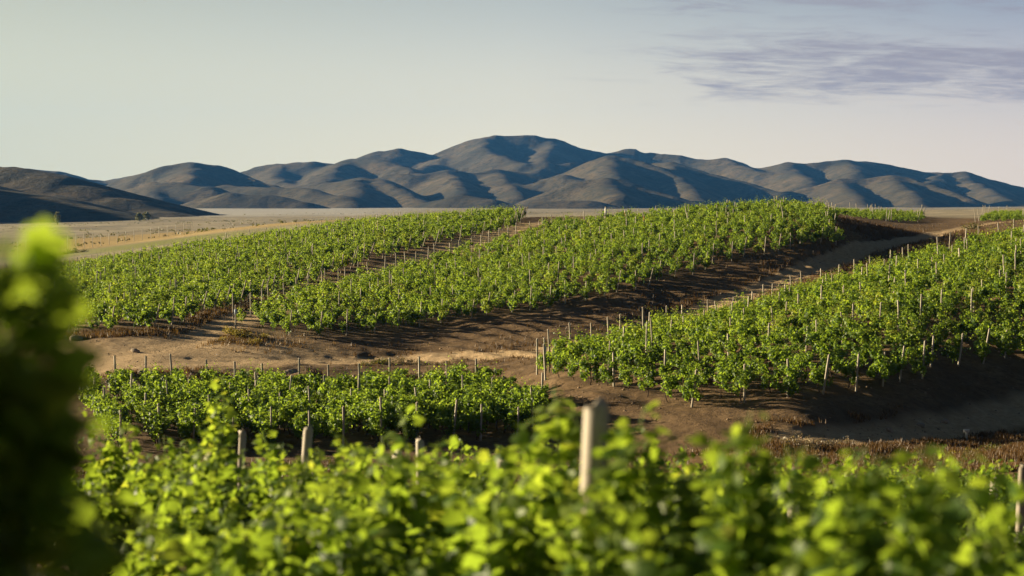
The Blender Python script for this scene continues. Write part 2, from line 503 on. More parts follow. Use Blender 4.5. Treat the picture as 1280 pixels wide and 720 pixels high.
# --- hills ----------------------------------------------------------------------
RIDGES = [
 # crests and spurs read from the photograph (px, py, d), except the added final ridge; the last number is the side slope
 ([(110,222,4300),(135,225,4300),(160,222,4300),(190,216,4200)], .30),
 ([(30,209,4100),(70,214,4100),(110,222,4200)], .30),
 ([(150,227,3700),(180,215,3650),(210,206,3600),(235,203,3600),(265,206,3600),(300,220,3550),(345,233,3450)], .45),
 ([(235,203,3600),(240,222,3350)], .48),
 ([(155,238,3250),(190,230,3150),(225,227,3100),(262,232,3020),(290,250,2920)], .45),
 ([(190,230,3150),(200,252,2850)], .42),
 ([(285,228,3250),(330,230,3150),(380,232,3080),(425,245,2950)], .45),
 ([(262,246,2800),(290,240,2780),(330,241,2760),(375,251,2720),(405,261,2700)], .42),
 ([(300,219,4500),(328,208,4450),(392,200,4400),(420,203,4400),(440,199,4400)], .45),
 ([(345,207,4450),(352,222,4100),(372,236,3700)], .48),
 ([(440,198,4350),(418,214,4000),(398,229,3700),(392,240,3400)], .45),
 ([(440,198,4350),(470,196,4250),(495,201,4150),(530,219,3950)], .48),
 ([(452,197,4900),(478,187,4900),(500,184,4900),(525,189,4950),(545,193,4950),(562,189,5000)], .44),
 ([(420,224,3500),(450,221,3450),(475,223,3420),(500,236,3250),(530,253,3000)], .48),
 ([(450,221,3450),(440,245,3000),(430,258,2800)], .45),
 ([(560,190,5000),(582,179,5000),(600,172,5000),(620,168,5000),(665,169,5000),(690,174,5000),(712,182,5000),(740,187,4950),(770,191,4950)], .48),
 ([(605,172,5000),(602,184,4700),(622,192,4500),(655,202,4300)], .48),
 ([(690,175,5000),(682,192,4600),(672,204,4300)], .48),
 ([(560,190,5000),(548,204,4600),(520,210,4300)], .45),
 ([(487,216,3900),(520,219,3850),(560,212,3900),(590,213,3900),(622,210,3950),(660,213,3950),(682,224,3900)], .45),
 ([(560,213,3900),(575,226,3550),(580,240,3250)], .48),
 ([(622,210,3950),(635,226,3550),(650,246,3150)], .45),
 ([(546,249,2950),(575,243,2920),(610,248,2880),(640,256,2850)], .45),
 ([(655,215,4100),(680,206,4300),(712,203,4350)], .44),
 ([(690,225,3700),(715,212,3850),(742,201,3850),(765,196,3850),(788,198,3820),(815,206,3750),(855,224,3600)], .48),
 ([(765,196,3850),(770,214,3500),(776,228,3300)], .48),
 ([(662,252,3050),(700,235,3050),(730,226,3060),(757,224,3060),(790,229,3030),(840,245,2950),(885,259,2880)], .45),
 ([(757,224,3060),(775,244,2800)], .48),
 ([(682,222,3550),(702,218,3550),(726,228,3450)], .45),
 ([(620,262,2700),(680,250,2700),(730,250,2680),(760,258,2650)], .30),
 ([(752,190,5000),(783,184,5000),(806,190,5000),(830,191,4950),(860,195,4900),(885,198,4850),(908,199,4800),(936,208,4750),(962,212,4700)], .45),
 ([(800,214,4000),(822,203,4050),(840,204,4000),(872,213,3900),(922,226,3750),(975,238,3600)], .48),
 ([(838,204,4000),(848,222,3600),(868,240,3250),(885,258,2900)], .48),
 ([(908,199,4800),(950,213,4500),(1000,228,4300)], .45),
 ([(935,212,4700),(962,208,4650),(985,204,4600),(1025,202,4600),(1062,200,4600),(1100,203,4600),(1142,212,4600),(1178,217,4600),(1204,216,4600),(1240,224,4600),(1290,236,4600),(1350,248,4600)], .44),
 ([(985,204,4600),(1000,216,4300),(1015,226,4000)], .45),
 ([(1062,200,4600),(1075,214,4200)], .48),
 ([(1012,232,3750),(1050,225,3750),(1100,219,3750),(1132,222,3720),(1172,232,3600),(1215,248,3400)], .48),
 ([(1050,225,3750),(1070,242,3300),(1085,262,2950)], .48),
 ([(1115,220,3750),(1140,238,3350),(1158,262,2950)], .48),
 ([(1178,217,4600),(1160,228,4200)], .45),
 ([(1204,216,4600),(1228,232,4200),(1262,250,3700),(1290,262,3300)], .48),
 ([(-160,185,1650),(-60,199,1620),(0,208,1600),(28,210,1580),(62,218,1550),(105,230,1520),(150,246,1480),(205,264,1430)], .27),
 ([(-160,205,1450),(-60,222,1400),(0,233,1350),(50,243,1300),(110,259,1240),(150,270,1200)], .25),
 ([(-640,60,1500),(-540,90,1400),(-460,120,1300)], .42),  # unseen ridge beyond the left edge, added to cast shade on the left hill
]
def hills_z(x, y):
    K = 4.5
    acc = np.exp(np.full(x.shape, -18.0) / K)
    wx = x + 45 * fbm(x / 260, y / 260, 3); wy = y + 45 * fbm(x / 260 + 50, y / 260 - 30, 3)
    for pts, s in RIDGES:
        P = [at(*p) for p in pts]
        d = np.full(x.shape, 1e9); h = np.zeros(x.shape)
        best = np.full(x.shape, -1e9)
        for a, b in zip(P[:-1], P[1:]):
            vx, vy = b[0] - a[0], b[1] - a[1]
            k = 0.22
            ux, uy = x * (1 - k) + wx * k, y * (1 - k) + wy * k
            t = np.clip(((ux - a[0]) * vx + (uy - a[1]) * vy) / (vx * vx + vy * vy), 0, 1)
            ds = np.hypot(ux - a[0] - t * vx, uy - a[1] - t * vy)
            rd = np.sqrt(ds * ds + 20.0 ** 2) - 20.0          # rounded crest
            best = np.maximum(best, a[2] + (b[2] - a[2]) * t - s * rd)
        acc = acc + np.exp(np.clip(best, -60, 400) / K)
    z = K * np.log(acc)
    amp = np.clip((z + 14) / 40, 0, 1)
    r = 1 - 2 * np.abs(fbm(x / 120, y / 190, 4, 0.5))
    z = z + amp * (6.0 * (r - 0.75) + 0.9 * fbm(x / 40, y / 40, 3, 0.5))
    return z
hu = np.linspace(-0.44, 0.44, 1150)
hd = np.concatenate([np.geomspace(1050, 2500, 170)[:-1], np.linspace(2500, 5600, 420)])
U, D = np.meshgrid(hu, hd)
HX = U * D; HY = D
HZz = hills_z(HX, HY) - 1.2
nr, nt = U.shape
ii = np.arange(nr - 1)[:, None] * nt; jj = np.arange(nt - 1)[None]
q = np.stack([ii + jj, ii + jj + 1, ii + nt + jj + 1, ii + nt + jj], -1).reshape(-1, 4)
hm = mesh_np('hills', np.stack([HX, HY, HZz], -1).reshape(-1, 3), q, True)
tag(obj('hills', hm, M_HILL), kind='structure')

# ------------------------------------------------------------------ grapevines
def shoots_of(rng, n, tall, w=0.66, reach=1.0, fan=(0.25, 0.95)):
    """polylines of the shoots of one vine; the row runs along local x"""
    out = []
    for k in range(n):
        x0 = rng.uniform(-w, w)
        z0 = rng.uniform(0.55, 0.85)
        side = rng.choice([-1, 1])
        up = rng.random() < tall
        L = reach * (rng.uniform(0.7, 1.05) if up else rng.uniform(0.5, 1.1))
        out_a = rng.uniform(0.02, 0.2) if up else rng.uniform(*fan)
        d = np.array([rng.normal(0, 0.28), side * out_a, 1.0]); d /= np.linalg.norm(d)
        p = np.array([x0, rng.normal(0, 0.05), z0])
        pts = [p.copy()]
        m = 9
        droop = rng.uniform(0.02, 0.06) if up else rng.uniform(0.10, 0.34)
        for i in range(m):
            d = d + np.array([rng.normal(0, 0.10), side * 0.03 + rng.normal(0, 0.08), -droop])
            d /= np.linalg.norm(d)
            p = p + d * L / m
            if p[2] < 0.22: break
            pts.append(p.copy())
        if len(pts) > 2: out.append(np.array(pts))
    return out

LOBED = np.array([  # half outline of a five lobed grape leaf, stalk at the origin, tip along +y, width x
    (0.0, 0.02), (0.20, -0.10), (0.42, 0.02), (0.40, 0.20), (0.56, 0.34), (0.46, 0.52), (0.30, 0.56), (0.26, 0.78), (0.0, 1.0)])
def leaf_proto(lod):
    if lod == 0:
        h = LOBED
        r = [(a, b, -0.18 * a * a * 2 - 0.10 * b * b) for a, b in h]
        l = [(-a, b, -0.18 * a * a * 2 - 0.10 * b * b) for a, b in h]
        v = np.array(r + l[1:-1] + [(0, 0.5, 0.05)])
        n = len(h); c = len(v) - 1
        tri = []
        for i in range(n - 1): tri.append((c, i, i + 1))
        L = [0] + list(range(n, n + n - 2)) + [n - 1]
        for i in range(n - 1): tri.append((c, L[i + 1], L[i]))
        return v, np.array(tri)
    if lod == 1:
        v = np.array([(0, 0, 0), (0.46, 0.05, -0.10), (0.52, 0.45, -0.12), (0.22, 0.62, -0.02), (0, 1.0, -0.10), (-0.22, 0.62, -0.02), (-0.52, 0.45, -0.12), (-0.46, 0.05, -0.10), (0, 0.45, 0.05)])
        tri = [(8, i, (i + 1) % 8) for i in range(8)]
        return v, np.array(tri)
    v = np.array([(0, 0, 0), (0.5, 0.42, -0.12), (0, 1.0, -0.06), (-0.5, 0.42, -0.12)])
    return v, np.array([(0, 1, 2), (0, 2, 3)])

def make_foliage(seed, lod, nshoot, per, size, tall=0.25, w=0.66, extra=None, reach=1.0, spread=0.07, fan=(0.25, 0.95), face=0.3):
    rng = np.random.default_rng(seed)
    P = []; DIR = []; S = []; TT = []
    sh = shoots_of(rng, nshoot, tall, w, reach, fan)
    if extra: sh = sh + extra
    bag = Bag()
    for pts in sh:
        L = len(pts)
        nn = per if L < 11 else per * 3
        for i in range(nn):
            t = (i + rng.random()) / nn * (L - 1)
            k = min(int(t), L - 2); f = t - k
            p = pts[k] * (1 - f) + pts[k + 1] * f
            tip = t / (L - 1)
            a = rng.uniform(0, 2 * np.pi)
            outv = np.array([math.cos(a), math.sin(a), rng.uniform(-0.5, 0.35)])
            P.append(p + outv * rng.uniform(0.02, spread))
            DIR.append(outv)
            S.append(size * rng.uniform(0.65, 1.2) * (1.0 - 0.5 * tip ** 3))
            TT.append(np.clip(0.38 + 0.34 * tip ** 2 + rng.normal(0, 0.16), 0, 0.94) if rng.random() > 0.012 else 1.0)
        if lod < 2:
            vv, ff = tube(pts, np.linspace(0.005, 0.0025, L), 4, False)
            bag.add(vv, ff, 0.85)
    P = np.array(P); DIR = np.array(DIR); S = np.array(S); TT = np.array(TT)
    n = len(P)
    yv = DIR / np.linalg.norm(DIR, axis=1)[:, None]
    nv = rng.normal(0, 0.50, (n, 3)) + np.array([0, 0, 0.38]) + face * (P - np.array([0, 0, 0.75])) + 0.3 * yv * np.array([1, 1, 0])
    nv -= (nv * yv).sum(1)[:, None] * yv
    nv /= np.linalg.norm(nv, axis=1)[:, None] + 1e-9
    xv = np.cross(yv, nv)
    lv, lf = leaf_proto(lod)
    vs = P[:, None] + S[:, None, None] * (lv[None, :, 0:1] * xv[:, None] + lv[None, :, 1:2] * yv[:, None] + lv[None, :, 2:3] * nv[:, None])
    m = len(lv)
    fs = (lf[None] + (np.arange(n) * m)[:, None, None]).reshape(-1, 3)
    bag.add(vs.reshape(-1, 3), fs, np.repeat(TT, m))
    return bag

def make_trunk(seed, sides):
    rng = np.random.default_rng(seed + 900)
    b = Bag()
    wob = [np.array([rng.normal(0, 0.025), rng.normal(0, 0.025), z]) for z in np.linspace(-0.12, 0.62, 6)]
    v, f = tube(wob, np.linspace(0.042, 0.026, 6), sides); b.add(v, f)
    for s in (-1, 1):
        arm = [wob[-1] + np.array([s * t * 0.62, rng.normal(0, 0.02), 0.10 * math.sin(t * 2.2)]) for t in np.linspace(0, 1, 5)]
        v, f = tube(arm, np.linspace(0.024, 0.012, 5), sides); b.add(v, f)
    return b

def tall_shoot(x, y, top, seed, lean=0.15):
    r = np.random.default_rng(seed)
    z = np.linspace(0.7, top, 11)
    return np.stack([x + lean * (z - 0.7) + r.normal(0, 0.015, 11), y + r.normal(0, 0.015, 11), z], 1)

def make_clumps(seed, nb, per, size):
    rng = np.random.default_rng(seed)
    bag = make_foliage(seed + 5000, 2, 9, 15, size, 0.6, 0.5, None, 1.5, 0.07, (0.1, 0.7), 0.8)
    lv, lf = leaf_proto(2)
    for k in range(nb):
        side = rng.choice([-1, 1])
        c = np.array([rng.uniform(-0.62, 0.62), side * rng.uniform(0.0, 0.36), rng.uniform(0.42, 1.42)])
        rad = np.array([rng.uniform(0.16, 0.30), rng.uniform(0.16, 0.28), rng.uniform(0.18, 0.36)])
        ax = np.array([rng.normal(0, 0.35), side * rng.uniform(0, 0.6), 1.0])
        t0 = rng.normal(0.42, 0.10)
        u = rng.normal(0, 1, (per, 3)); u /= np.linalg.norm(u, axis=1)[:, None]
        p = u * rad * (rng.uniform(0.55, 1.12, (per, 1)))
        p = c + p + ax * p[:, 2:3] * np.array([1, 1, 0])
        nv = u + np.array([0, 0, 0.35]) + rng.normal(0, 0.33, (per, 3))
        yv = rng.normal(0, 1, (per, 3)) + np.array([0, 0, -0.5])
        yv -= (yv * nv).sum(1)[:, None] * nv / (nv * nv).sum(1)[:, None]
        yv /= np.linalg.norm(yv, axis=1)[:, None]; nv /= np.linalg.norm(nv, axis=1)[:, None]
        xv = np.cross(yv, nv); S = size * rng.uniform(0.6, 1.25, per)
        vs = p[:, None] + S[:, None, None] * (lv[None, :, 0:1] * xv[:, None] + (lv[None, :, 1:2] - 0.5) * yv[:, None] + lv[None, :, 2:3] * nv[:, None])
        fs = (lf[None] + (np.arange(per) * 4)[:, None, None]).reshape(-1, 3)
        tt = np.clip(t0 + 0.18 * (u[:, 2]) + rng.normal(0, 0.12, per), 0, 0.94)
        bag.add(vs.reshape(-1, 3), fs, np.repeat(tt, 4))
    return bag

NEARF = [make_foliage(100 + i, 0, 40, 30, 0.108, 0.18, 0.66, None, 0.9) for i in range(4)]
MIDF = [make_foliage(200 + i, 1, 40, 30, 0.110, 0.22, 0.66, None, 0.95) for i in range(5)]
D_F = [make_clumps(300 + i, 12, 62, 0.135) for i in range(9)]
FARF = [make_clumps(400 + i, 12, 44, 0.155) for i in range(8)]
NEARM = [b.mesh('near_vine_foliage') for b in NEARF]
MIDM = [b.mesh('vine_foliage') for b in MIDF]
D_M = [b.mesh('field_vine_foliage') for b in D_F]
TRUNKM = [make_trunk(i, 7).mesh('vine_trunk', True) for i in range(4)]
TRUNKL = [make_trunk(i, 4).mesh('vine_trunk_small') for i in range(3)]
for me in NEARM + MIDM + D_M: me.materials.append(M_LEAF)
for me in TRUNKM + TRUNKL: me.materials.append(M_BARK)

def vine(loc, rz, sc, fol, trunk, label, group):
    e = empty('grapevine', loc, rz, sc)
    tag(e, label, 'grapevine', group)
    obj('trunk', trunk, None, e)
    obj('foliage', fol, None, e)
    return e

ORD = ['first', 'second', 'third', 'fourth', 'fifth', 'sixth', 'seventh', 'eighth', 'ninth', 'tenth', 'eleventh', 'twelfth', 'thirteenth', 'fourteenth', 'fifteenth', 'sixteenth', 'seventeenth', 'eighteenth', 'nineteenth', 'twentieth']
def ordn(i):
    """0 -> first"""
    if i < 20: return ORD[i]
    tens = {2: 'twenty', 3: 'thirty', 4: 'forty', 5: 'fifty', 6: 'sixty', 7: 'seventy', 8: 'eighty'}
    t, u = divmod(i + 1, 10)
    if u == 0: return tens[t][:-1] + 'ieth'
    return tens[t] + '-' + ORD[u - 1]

# ------------------------------------------------------------------ posts
def post_mesh(h, r, seed, sides=8, extra=0.0):
    rng = np.random.default_rng(seed)
    zs = np.array([-0.3, 0.0, 0.35 * h, 0.7 * h, 0.985 * h, h - 0.004, h])
    pts = np.stack([rng.normal(0, 0.006, 7), rng.normal(0, 0.006, 7), zs], 1)
    rad = r * np.array([1.06, 1.05, 1.0, 0.97, 0.96, 0.95, 0.88]) * (1 + rng.normal(0, 0.03, 7))
    v, f = tube(pts, rad, sides)
    v[:, :2] += rng.normal(0, r * 0.05, (len(v), 2))
    b = Bag(); b.add(v, f)
    return b
POSTB = [post_mesh(1.74 + 0.11 * i, 0.050 + 0.004 * (i % 3), 40 + i, 6) for i in range(5)]
POSTM = [b.mesh('post_wood') for b in POSTB]
ENDB = [post_mesh(2.15 + 0.1 * i, 0.058, 60 + i, 7) for i in range(3)]
ENDM = [b.mesh('end_post_wood') for b in ENDB]
EPM = [post_mesh(2.05 + 0.12 * i, 0.062, 80 + i, 7).mesh('row_end_post') for i in range(4)]
for me in POSTM + ENDM + EPM: me.materials.append(M_WOOD)

def post_thing(loc, rot, mesh, label, group, name='vineyard_post'):
    o = obj(name, mesh)
    o.location = loc
    o.rotation_euler = rot
    return tag(o, label, 'post', group)

# ------------------------------------------------------------------ vineyard blocks
BLOCKS = {
 'lower': dict(poly=[(88,562,91),(250,560,91),(400,556,91),(560,549,92),(660,537,95),(690,512,101),(668,497,110),(400,498,110),(100,501,109)], dirn=(-0.30, 0.95), gap=1.7, pl=1.4, posts=7.5),
 'right': dict(poly=[(688,494,103),(850,508,97),(1000,497,97),(1100,482,103),(1200,460,112),(1340,428,123),(1380,290,192),(1280,301,186),(1200,317,181),(1100,346,171),(1000,373,161),(850,416,141),(690,464,117)], dirn=(-0.46, 0.89), gap=2.5, pl=1.85, posts=7.5),
 'ridge': dict(poly=[(284,429,148),(470,415,157),(600,397,164),(700,382,172),(780,361,181),(860,339,192),(950,315,202),(1040,297,211),(1036,270,242),(940,272,252),(850,274,258),(700,286,252),(562,329,218),(443,362,194),(346,390,168),(286,405,156)], dirn=(-0.60, 0.80), gap=2.6, pl=1.9, posts=8.5),
 'far': dict(poly=[(8,424,150),(50,420,150),(200,413,152),(330,374,185),(450,328,215),(560,301,240),(640,285,262),(655,273,305),(560,276,313),(400,291,312),(200,321,292),(30,346,262),(-8,352,256)], dirn=(-0.80, 0.60), gap=2.6, pl=1.95, posts=8.5),
 'back': dict(poly=[(1045,276,262),(1150,279,300),(1150,271,370),(1040,268,310)], dirn=(-0.8, 0.6), gap=2.2, pl=1.6, posts=8.5),
 'crest': dict(poly=[(1225,284,285),(1340,280,275),(1340,258,400),(1245,270,380)], dirn=(-0.8, 0.6), gap=2.2, pl=1.6, posts=8.5),
}
def rows_of(poly, dirn, gap):
    P = np.array([at(*p)[:2] for p in poly])
    d = np.array(dirn) / np.hypot(*dirn)
    n = np.array([d[1], -d[0]])                       # towards the right of the rows
    a = P @ d; c = P @ n
    rows = []
    k = 0
    cc = c.min() + 0.6
    while cc < c.max() - 0.3:
        xs = []
        for i in range(len(P)):
            j = (i + 1) % len(P)
            if (c[i] - cc) * (c[j] - cc) < 0:
                t = (cc - c[i]) / (c[j] - c[i]); xs.append(a[i] + t * (a[j] - a[i]))
        xs.sort()
        for s0, s1 in zip(xs[::2], xs[1::2]):
            if s1 - s0 > 7: rows.append((cc, s0, s1))
        cc += gap
    return d, n, rows

VINES = []      # (x, y, rz, block, row, index in row, n in row)
POSTS = []      # (x, y, rot, end?, block, row, idx)
for name, B in BLOCKS.items():
    d, n, rows = rows_of(B['poly'], B['dirn'], B['gap'])
    rz = math.atan2(d[1], d[0])
    for r, (c, s0, s1) in enumerate(rows):
        c += RNG.normal(0, 0.08)
        s0 += RNG.normal(0, 0.35); s1 += RNG.normal(0, 0.4)
        m = max(2, int((s1 - s0) / B['pl']))
        for i in range(m + 1):
            s = s0 + 0.15 + (s1 - s0 - 0.7) * i / m + RNG.normal(0, 0.08)
            if RNG.random() < 0.035: continue
            p = d * s + n * (c + RNG.normal(0, 0.06))
            VINES.append((p[0], p[1], rz + (math.pi if RNG.random() < .5 else 0) + RNG.normal(0, 0.08), name, r, i, m))
        k = max(1, round((s1 - s0) / B['posts']))
        for i in range(k + 1):
            s = s0 + (s1 - s0) * i / k + (RNG.normal(0, 0.4) if 0 < i < k else (-0.1 + RNG.normal(0, 0.3) if i == 0 else 0.9))
            p = d * s + n * c
            if name in ('back', 'crest') and RNG.random() < 0.75: continue
            POSTS.append((p[0], p[1], d, (i == 0) - (i == k), name, r, i, k))
VZ = ground_z(np.array([v[0] for v in VINES]), np.array([v[1] for v in VINES]))
PZ = ground_z(np.array([v[0] for v in POSTS]), np.array([v[1] for v in POSTS]))
BL = {'lower': 'low strip', 'right': 'right-hand block', 'ridge': 'ridge block', 'far': 'far left block', 'back': 'block behind the ridge', 'crest': 'block on the right crest'}
GROUPV = {'back': 'grapevines behind the ridge', 'crest': 'grapevines on the right crest', 'lower': 'grapevines of the low strip', 'right': 'grapevines of the right-hand block', 'ridge': 'grapevines of the ridge block', 'far': 'grapevines of the far left block'}

# ------------------------------------------------------------------ the near slope: rows of vines and their posts
N_IND = 0
FORE = []
FSC = {6.4: 0.98, 12.5: 0.68, 17.2: 0.66}                # low rows at the right let the far row show over them
def fore_row(d0, x0, x1, step, kind, slope=0.22):
    xx = x0
    while xx <= x1:
        FORE.append((xx + RNG.normal(0, 0.07), d0 + slope * xx * 0.5 + RNG.normal(0, 0.1), kind, d0))
        xx += step * (1 + RNG.normal(0, 0.05))
fore_row(6.4, 0.95, 2.7, 0.72, 'near')
fore_row(12.5, 2.2, 3.9, 1.0, 'near')
fore_row(17.2, 3.3, 5.6, 1.1, 'mid')
fore_row(8.7, -0.75, 1.5, 1.1, 'near')
fore_row(11.0, -1.2, 1.9, 1.15, 'near')
fore_row(13.4, -1.9, 2.3, 1.2, 'mid')
fore_row(15.8, -4.3, 2.7, 1.2, 'mid')
fore_row(18.3, -5.0, 3.2, 1.2, 'mid')
fore_row(20.8, -5.8, 3.6, 1.25, 'mid')
fore_row(23.4, -6.2, 6.8, 1.25, 'mid')
fore_row(28.0, 3.6, 8.2, 1.2, 'mid')
rowlist = sorted(set(f[3] for f in FORE))
cnt = {}
for d0 in rowlist:
    rowv = [f for f in FORE if f[3] == d0]
    for k, (fx, fy, kind, _) in enumerate(sorted(rowv)):
        N_IND += 1
        lab = 'leafy near-slope grapevine, %s from the left in the %s row from the camera' % (ordn(k), ordn(rowlist.index(d0)))
        fol = NEARM[int(RNG.integers(4))] if kind == 'near' else MIDM[int(RNG.integers(5))]
        vine((fx, fy, gz(fx, fy)), 0.1 + (math.pi if RNG.random() < .5 else 0) + RNG.normal(0, 0.15), RNG.uniform(0.9, 1.04) * FSC.get(d0, 1.0), fol, TRUNKM[int(RNG.integers(4))], lab, 'grapevines of the near slope')

# vines with a shape of their own: the blurred one beside the camera, and the ones with tall shoots
def special(px, d, tips, label, seed, lod=0, n=30, per=26, size=0.125, sc=1.0, rz=0.1, tall=.15, w=.66, reach=0.88, cut=None):
    """a vine whose tall shoots end at the given pixels of the photograph"""
    X = (px - 640) / F * d; g = gz(X, d)
    r = np.random.default_rng(seed); sh = []
    cz, sz = math.cos(-rz), math.sin(-rz)
    for tx, ty in tips:
        t = at(tx, ty, d) - np.array([X, d, g])
        t = np.array([t[0] * cz - t[1] * sz, t[0] * sz + t[1] * cz, t[2]]) / sc
        q0 = np.array([t[0] * 0.55 + r.normal(0, 0.05), r.normal(0, 0.06), 0.65])
        k = np.linspace(0, 1, 11)[:, None]
        arc = np.array([r.normal(0, 0.06), r.normal(0, 0.06), 0]) * np.sin(k * np.pi)
        sh.append(q0 + (t - q0) * k + arc + r.normal(0, 0.008, (11, 3)))
    f = make_foliage(seed, lod, n, per, size, tall, w, sh, reach).mesh('tall_vine_foliage')
    f.materials.append(M_LEAF)
    global N_IND
    N_IND += 1
    return vine((X, d, g), rz, sc, f, TRUNKM[seed % 4], label, 'grapevines of the near slope')
special(-262, 3.0, [(-20,300),(8,284),(25,310),(-40,290),(0,340),(45,385),(60,430),(20,400),(70,480),(-60,320),(35,350),(-90,300),(80,560),(50,520),(10,450),(30,600),(60,640),(0,560)], 'dark out-of-focus grapevine filling the left edge beside the camera', 511, 0, 34, 24, 0.11, 1.2, 1.5, .1, .45, .58)
for k_, (vx, vy) in enumerate([(-2.2, 5.6), (-3.4, 4.6)]):
    vine((vx, vy, gz(vx, vy)), 1.5 + 0.2 * k_, 1.3, NEARM[k_], TRUNKM[k_], 'grapevine %s beyond the dark blurred one at the left edge' % ORD[k_], 'grapevines of the near slope')
N_IND += 2
SPEC = [
 (262, 16.5, [(279,468),(270,500),(262,530),(245,560)], 1, 'grapevine with one tall leafy shoot standing clear above the left foliage'),
 (130, 16.2, [(114,516),(163,527),(140,548)], 1, 'grapevine with two short peaks just right of the slanting pale post'),
 (335, 15.2, [(330,538),(352,552),(395,560)], 1, 'grapevine with raised shoots right of the tall leafy shoot'),
 (215, 17.2, [(205,545),(232,552)], 1, 'grapevine with low peaks left of the tall leafy shoot'),
 (440, 14.2, [(428,545),(455,560)], 1, 'grapevine with raised tips right of the round grey post'),
 (575, 20.0, [(566,553),(590,562),(548,566)], 1, 'grapevine with small tips behind the upright grey post'),
 (690, 8.4, [(694,484),(715,500),(668,522),(655,548),(735,530)], 0, 'grapevine with a bushy tall tip just left of the thick pale post'),
 (800, 7.8, [(806,508),(785,528),(830,556)], 0, 'grapevine with a curling shoot just right of the thick pale post'),
 (935, 6.3, [(938,516),(950,545),(915,560),(890,548),(975,570)], 0, 'grapevine with a tall blurred shoot far right of the thick pale post'),
 (1075, 5.6, [(1075,566),(1100,572),(1045,596)], 0, 'strongly blurred grapevine with a pale hanging leaf, right of the tall blurred shoot'),
 (1160, 5.9, [(1150,560),(1172,570),(1130,598)], 0, 'strongly blurred grapevine with two round tips in front of the orange weeds'),
 (1195, 26.4, [(1190,580),(1203,590)], 1, 'grapevine with a slim peak right of the post in front of the orange weeds'),
 (1245, 26.0, [(1248,577),(1236,592)], 1, 'grapevine with a slim peak beside the dark post near the right edge'),
 (1120, 27.6, [(1127,580),(1108,592)], 1, 'grapevine with small peaks just right of the post before the weeds'),
 (500, 9.6, [(470,560),(520,575)], 0, 'softly blurred grapevine with raised tips left of the small pale stake'),
 (590, 8.8, [(575,575),(618,560)], 0, 'blurred grapevine with raised tips left of the bushy tall tip'),
 (742, 7.5, [(733,604),(754,618),(715,590),(745,640)], 0, 'low grapevine hiding the foot of the thick pale post'),
]
for k_, (px_, d_, tips_, lod_, lab_) in enumerate(SPEC):
    low_ = 'low grapevine' in lab_
    special(px_, d_, tips_, lab_, 530 + k_, lod_, 26, 26, 0.125, 0.66 if low_ else (0.85 if d_ < 6.5 else 1.0))

FP = [ # posts of the near slope: px, top row, d, radius, lean, label
 (745, 505, 8.0, 0.054, 0.05, 'thick pale round post out of focus in the near vines'),
 (385, 535, 20.5, 0.050, 0.05, 'round grey post left of centre, tallest of the near left posts'),
 (303, 539, 22.5, 0.045, 0.02, 'thin grey post beside the tall leafy shoot'),
 (525, 549, 22.0, 0.048, 0.0, 'upright grey post in the leaves, right of a short leaning one'),
 (497, 566, 18.5, 0.050, 0.10, 'short leaning grey post deep in the near leaves'),
 (393, 569, 22.8, 0.032, 0.0, 'thin stake close behind a round grey post'),
 (629, 573, 17.5, 0.055, 0.08, 'dark weathered post just left of a bushy vine tip'),
 (601, 571, 24.5, 0.032, 0.0, 'small pale stake between two near posts'),
 (79, 524, 26.0, 0.045, 0.06, 'pale slanting post at the edge of the blurred left vine'),
 (990, 590, 17.0, 0.055, -0.06, 'leaning blurred post right of the tall blurred shoot'),
 (1089, 584, 27.0, 0.045, 0.0, 'grey post in front of the orange weeds'),
 (1243, 600, 25.0, 0.055, 0.02, 'dark post near the right edge among bright leaves'),
 (1278, 582, 22.0, 0.05, 0.02, 'post at the far right edge of the near vines'),
 (910, 583, 27.5, 0.035, 0.0, 'small pale stake peeping out right of the thick post'),
]
for i, (px, py, d, r, ln, lab) in enumerate(FP):
    top = at(px, py, d)
    g = gz(top[0], top[1])
    h = top[2] - g
    b = post_mesh(h, r, 700 + i, 12)
    me = b.mesh('near_post_wood', True); me.materials.append(M_WOOD)
    o = post_thing((top[0] - ln * h, top[1], g), (0, math.atan(ln), 0), me, lab, 'posts of the near slope')

# ------------------------------------------------------------------ block vines: the largest ones as things, the rest as one mass
order = sorted(range(len(VINES)), key=lambda i: VINES[i][1])
IND = set(order[:300 - N_IND])
def vis_rows(block):
    return sorted(set(v[4] for i, v in enumerate(VINES) if v[3] == block and i in IND))
RI = {b: {r: k for k, r in enumerate(vis_rows(b))} for b in BLOCKS}
seq = {}
for i in order:
    x_, y_, rz, b, r, k, m = VINES[i]
    if i not in IND: continue
    j = seq.get((b, r), 0); seq[(b, r)] = j + 1
    lab = 'grapevine %s back from the front in the %s row from left, %s' % (ordn(j), ordn(RI[b][r]), BL[b])
    vine((x_, y_, VZ[i]), rz, RNG.choice([RNG.uniform(0.66, 0.85), RNG.uniform(0.85, 1.15)], p=[0.25, 0.75]) * (1.08 if b == 'lower' else 1.06), D_M[int(RNG.integers(9))], TRUNKL[int(RNG.integers(3))], lab, GROUPV[b])
arr_v = []; arr_f = []; arr_t = []; off = 0
FV = [np.concatenate(b.v) for b in FARF]; FT = [np.concatenate(b.t) for b in FARF]; FFc = [np.concatenate(b.f[3]) for b in FARF]
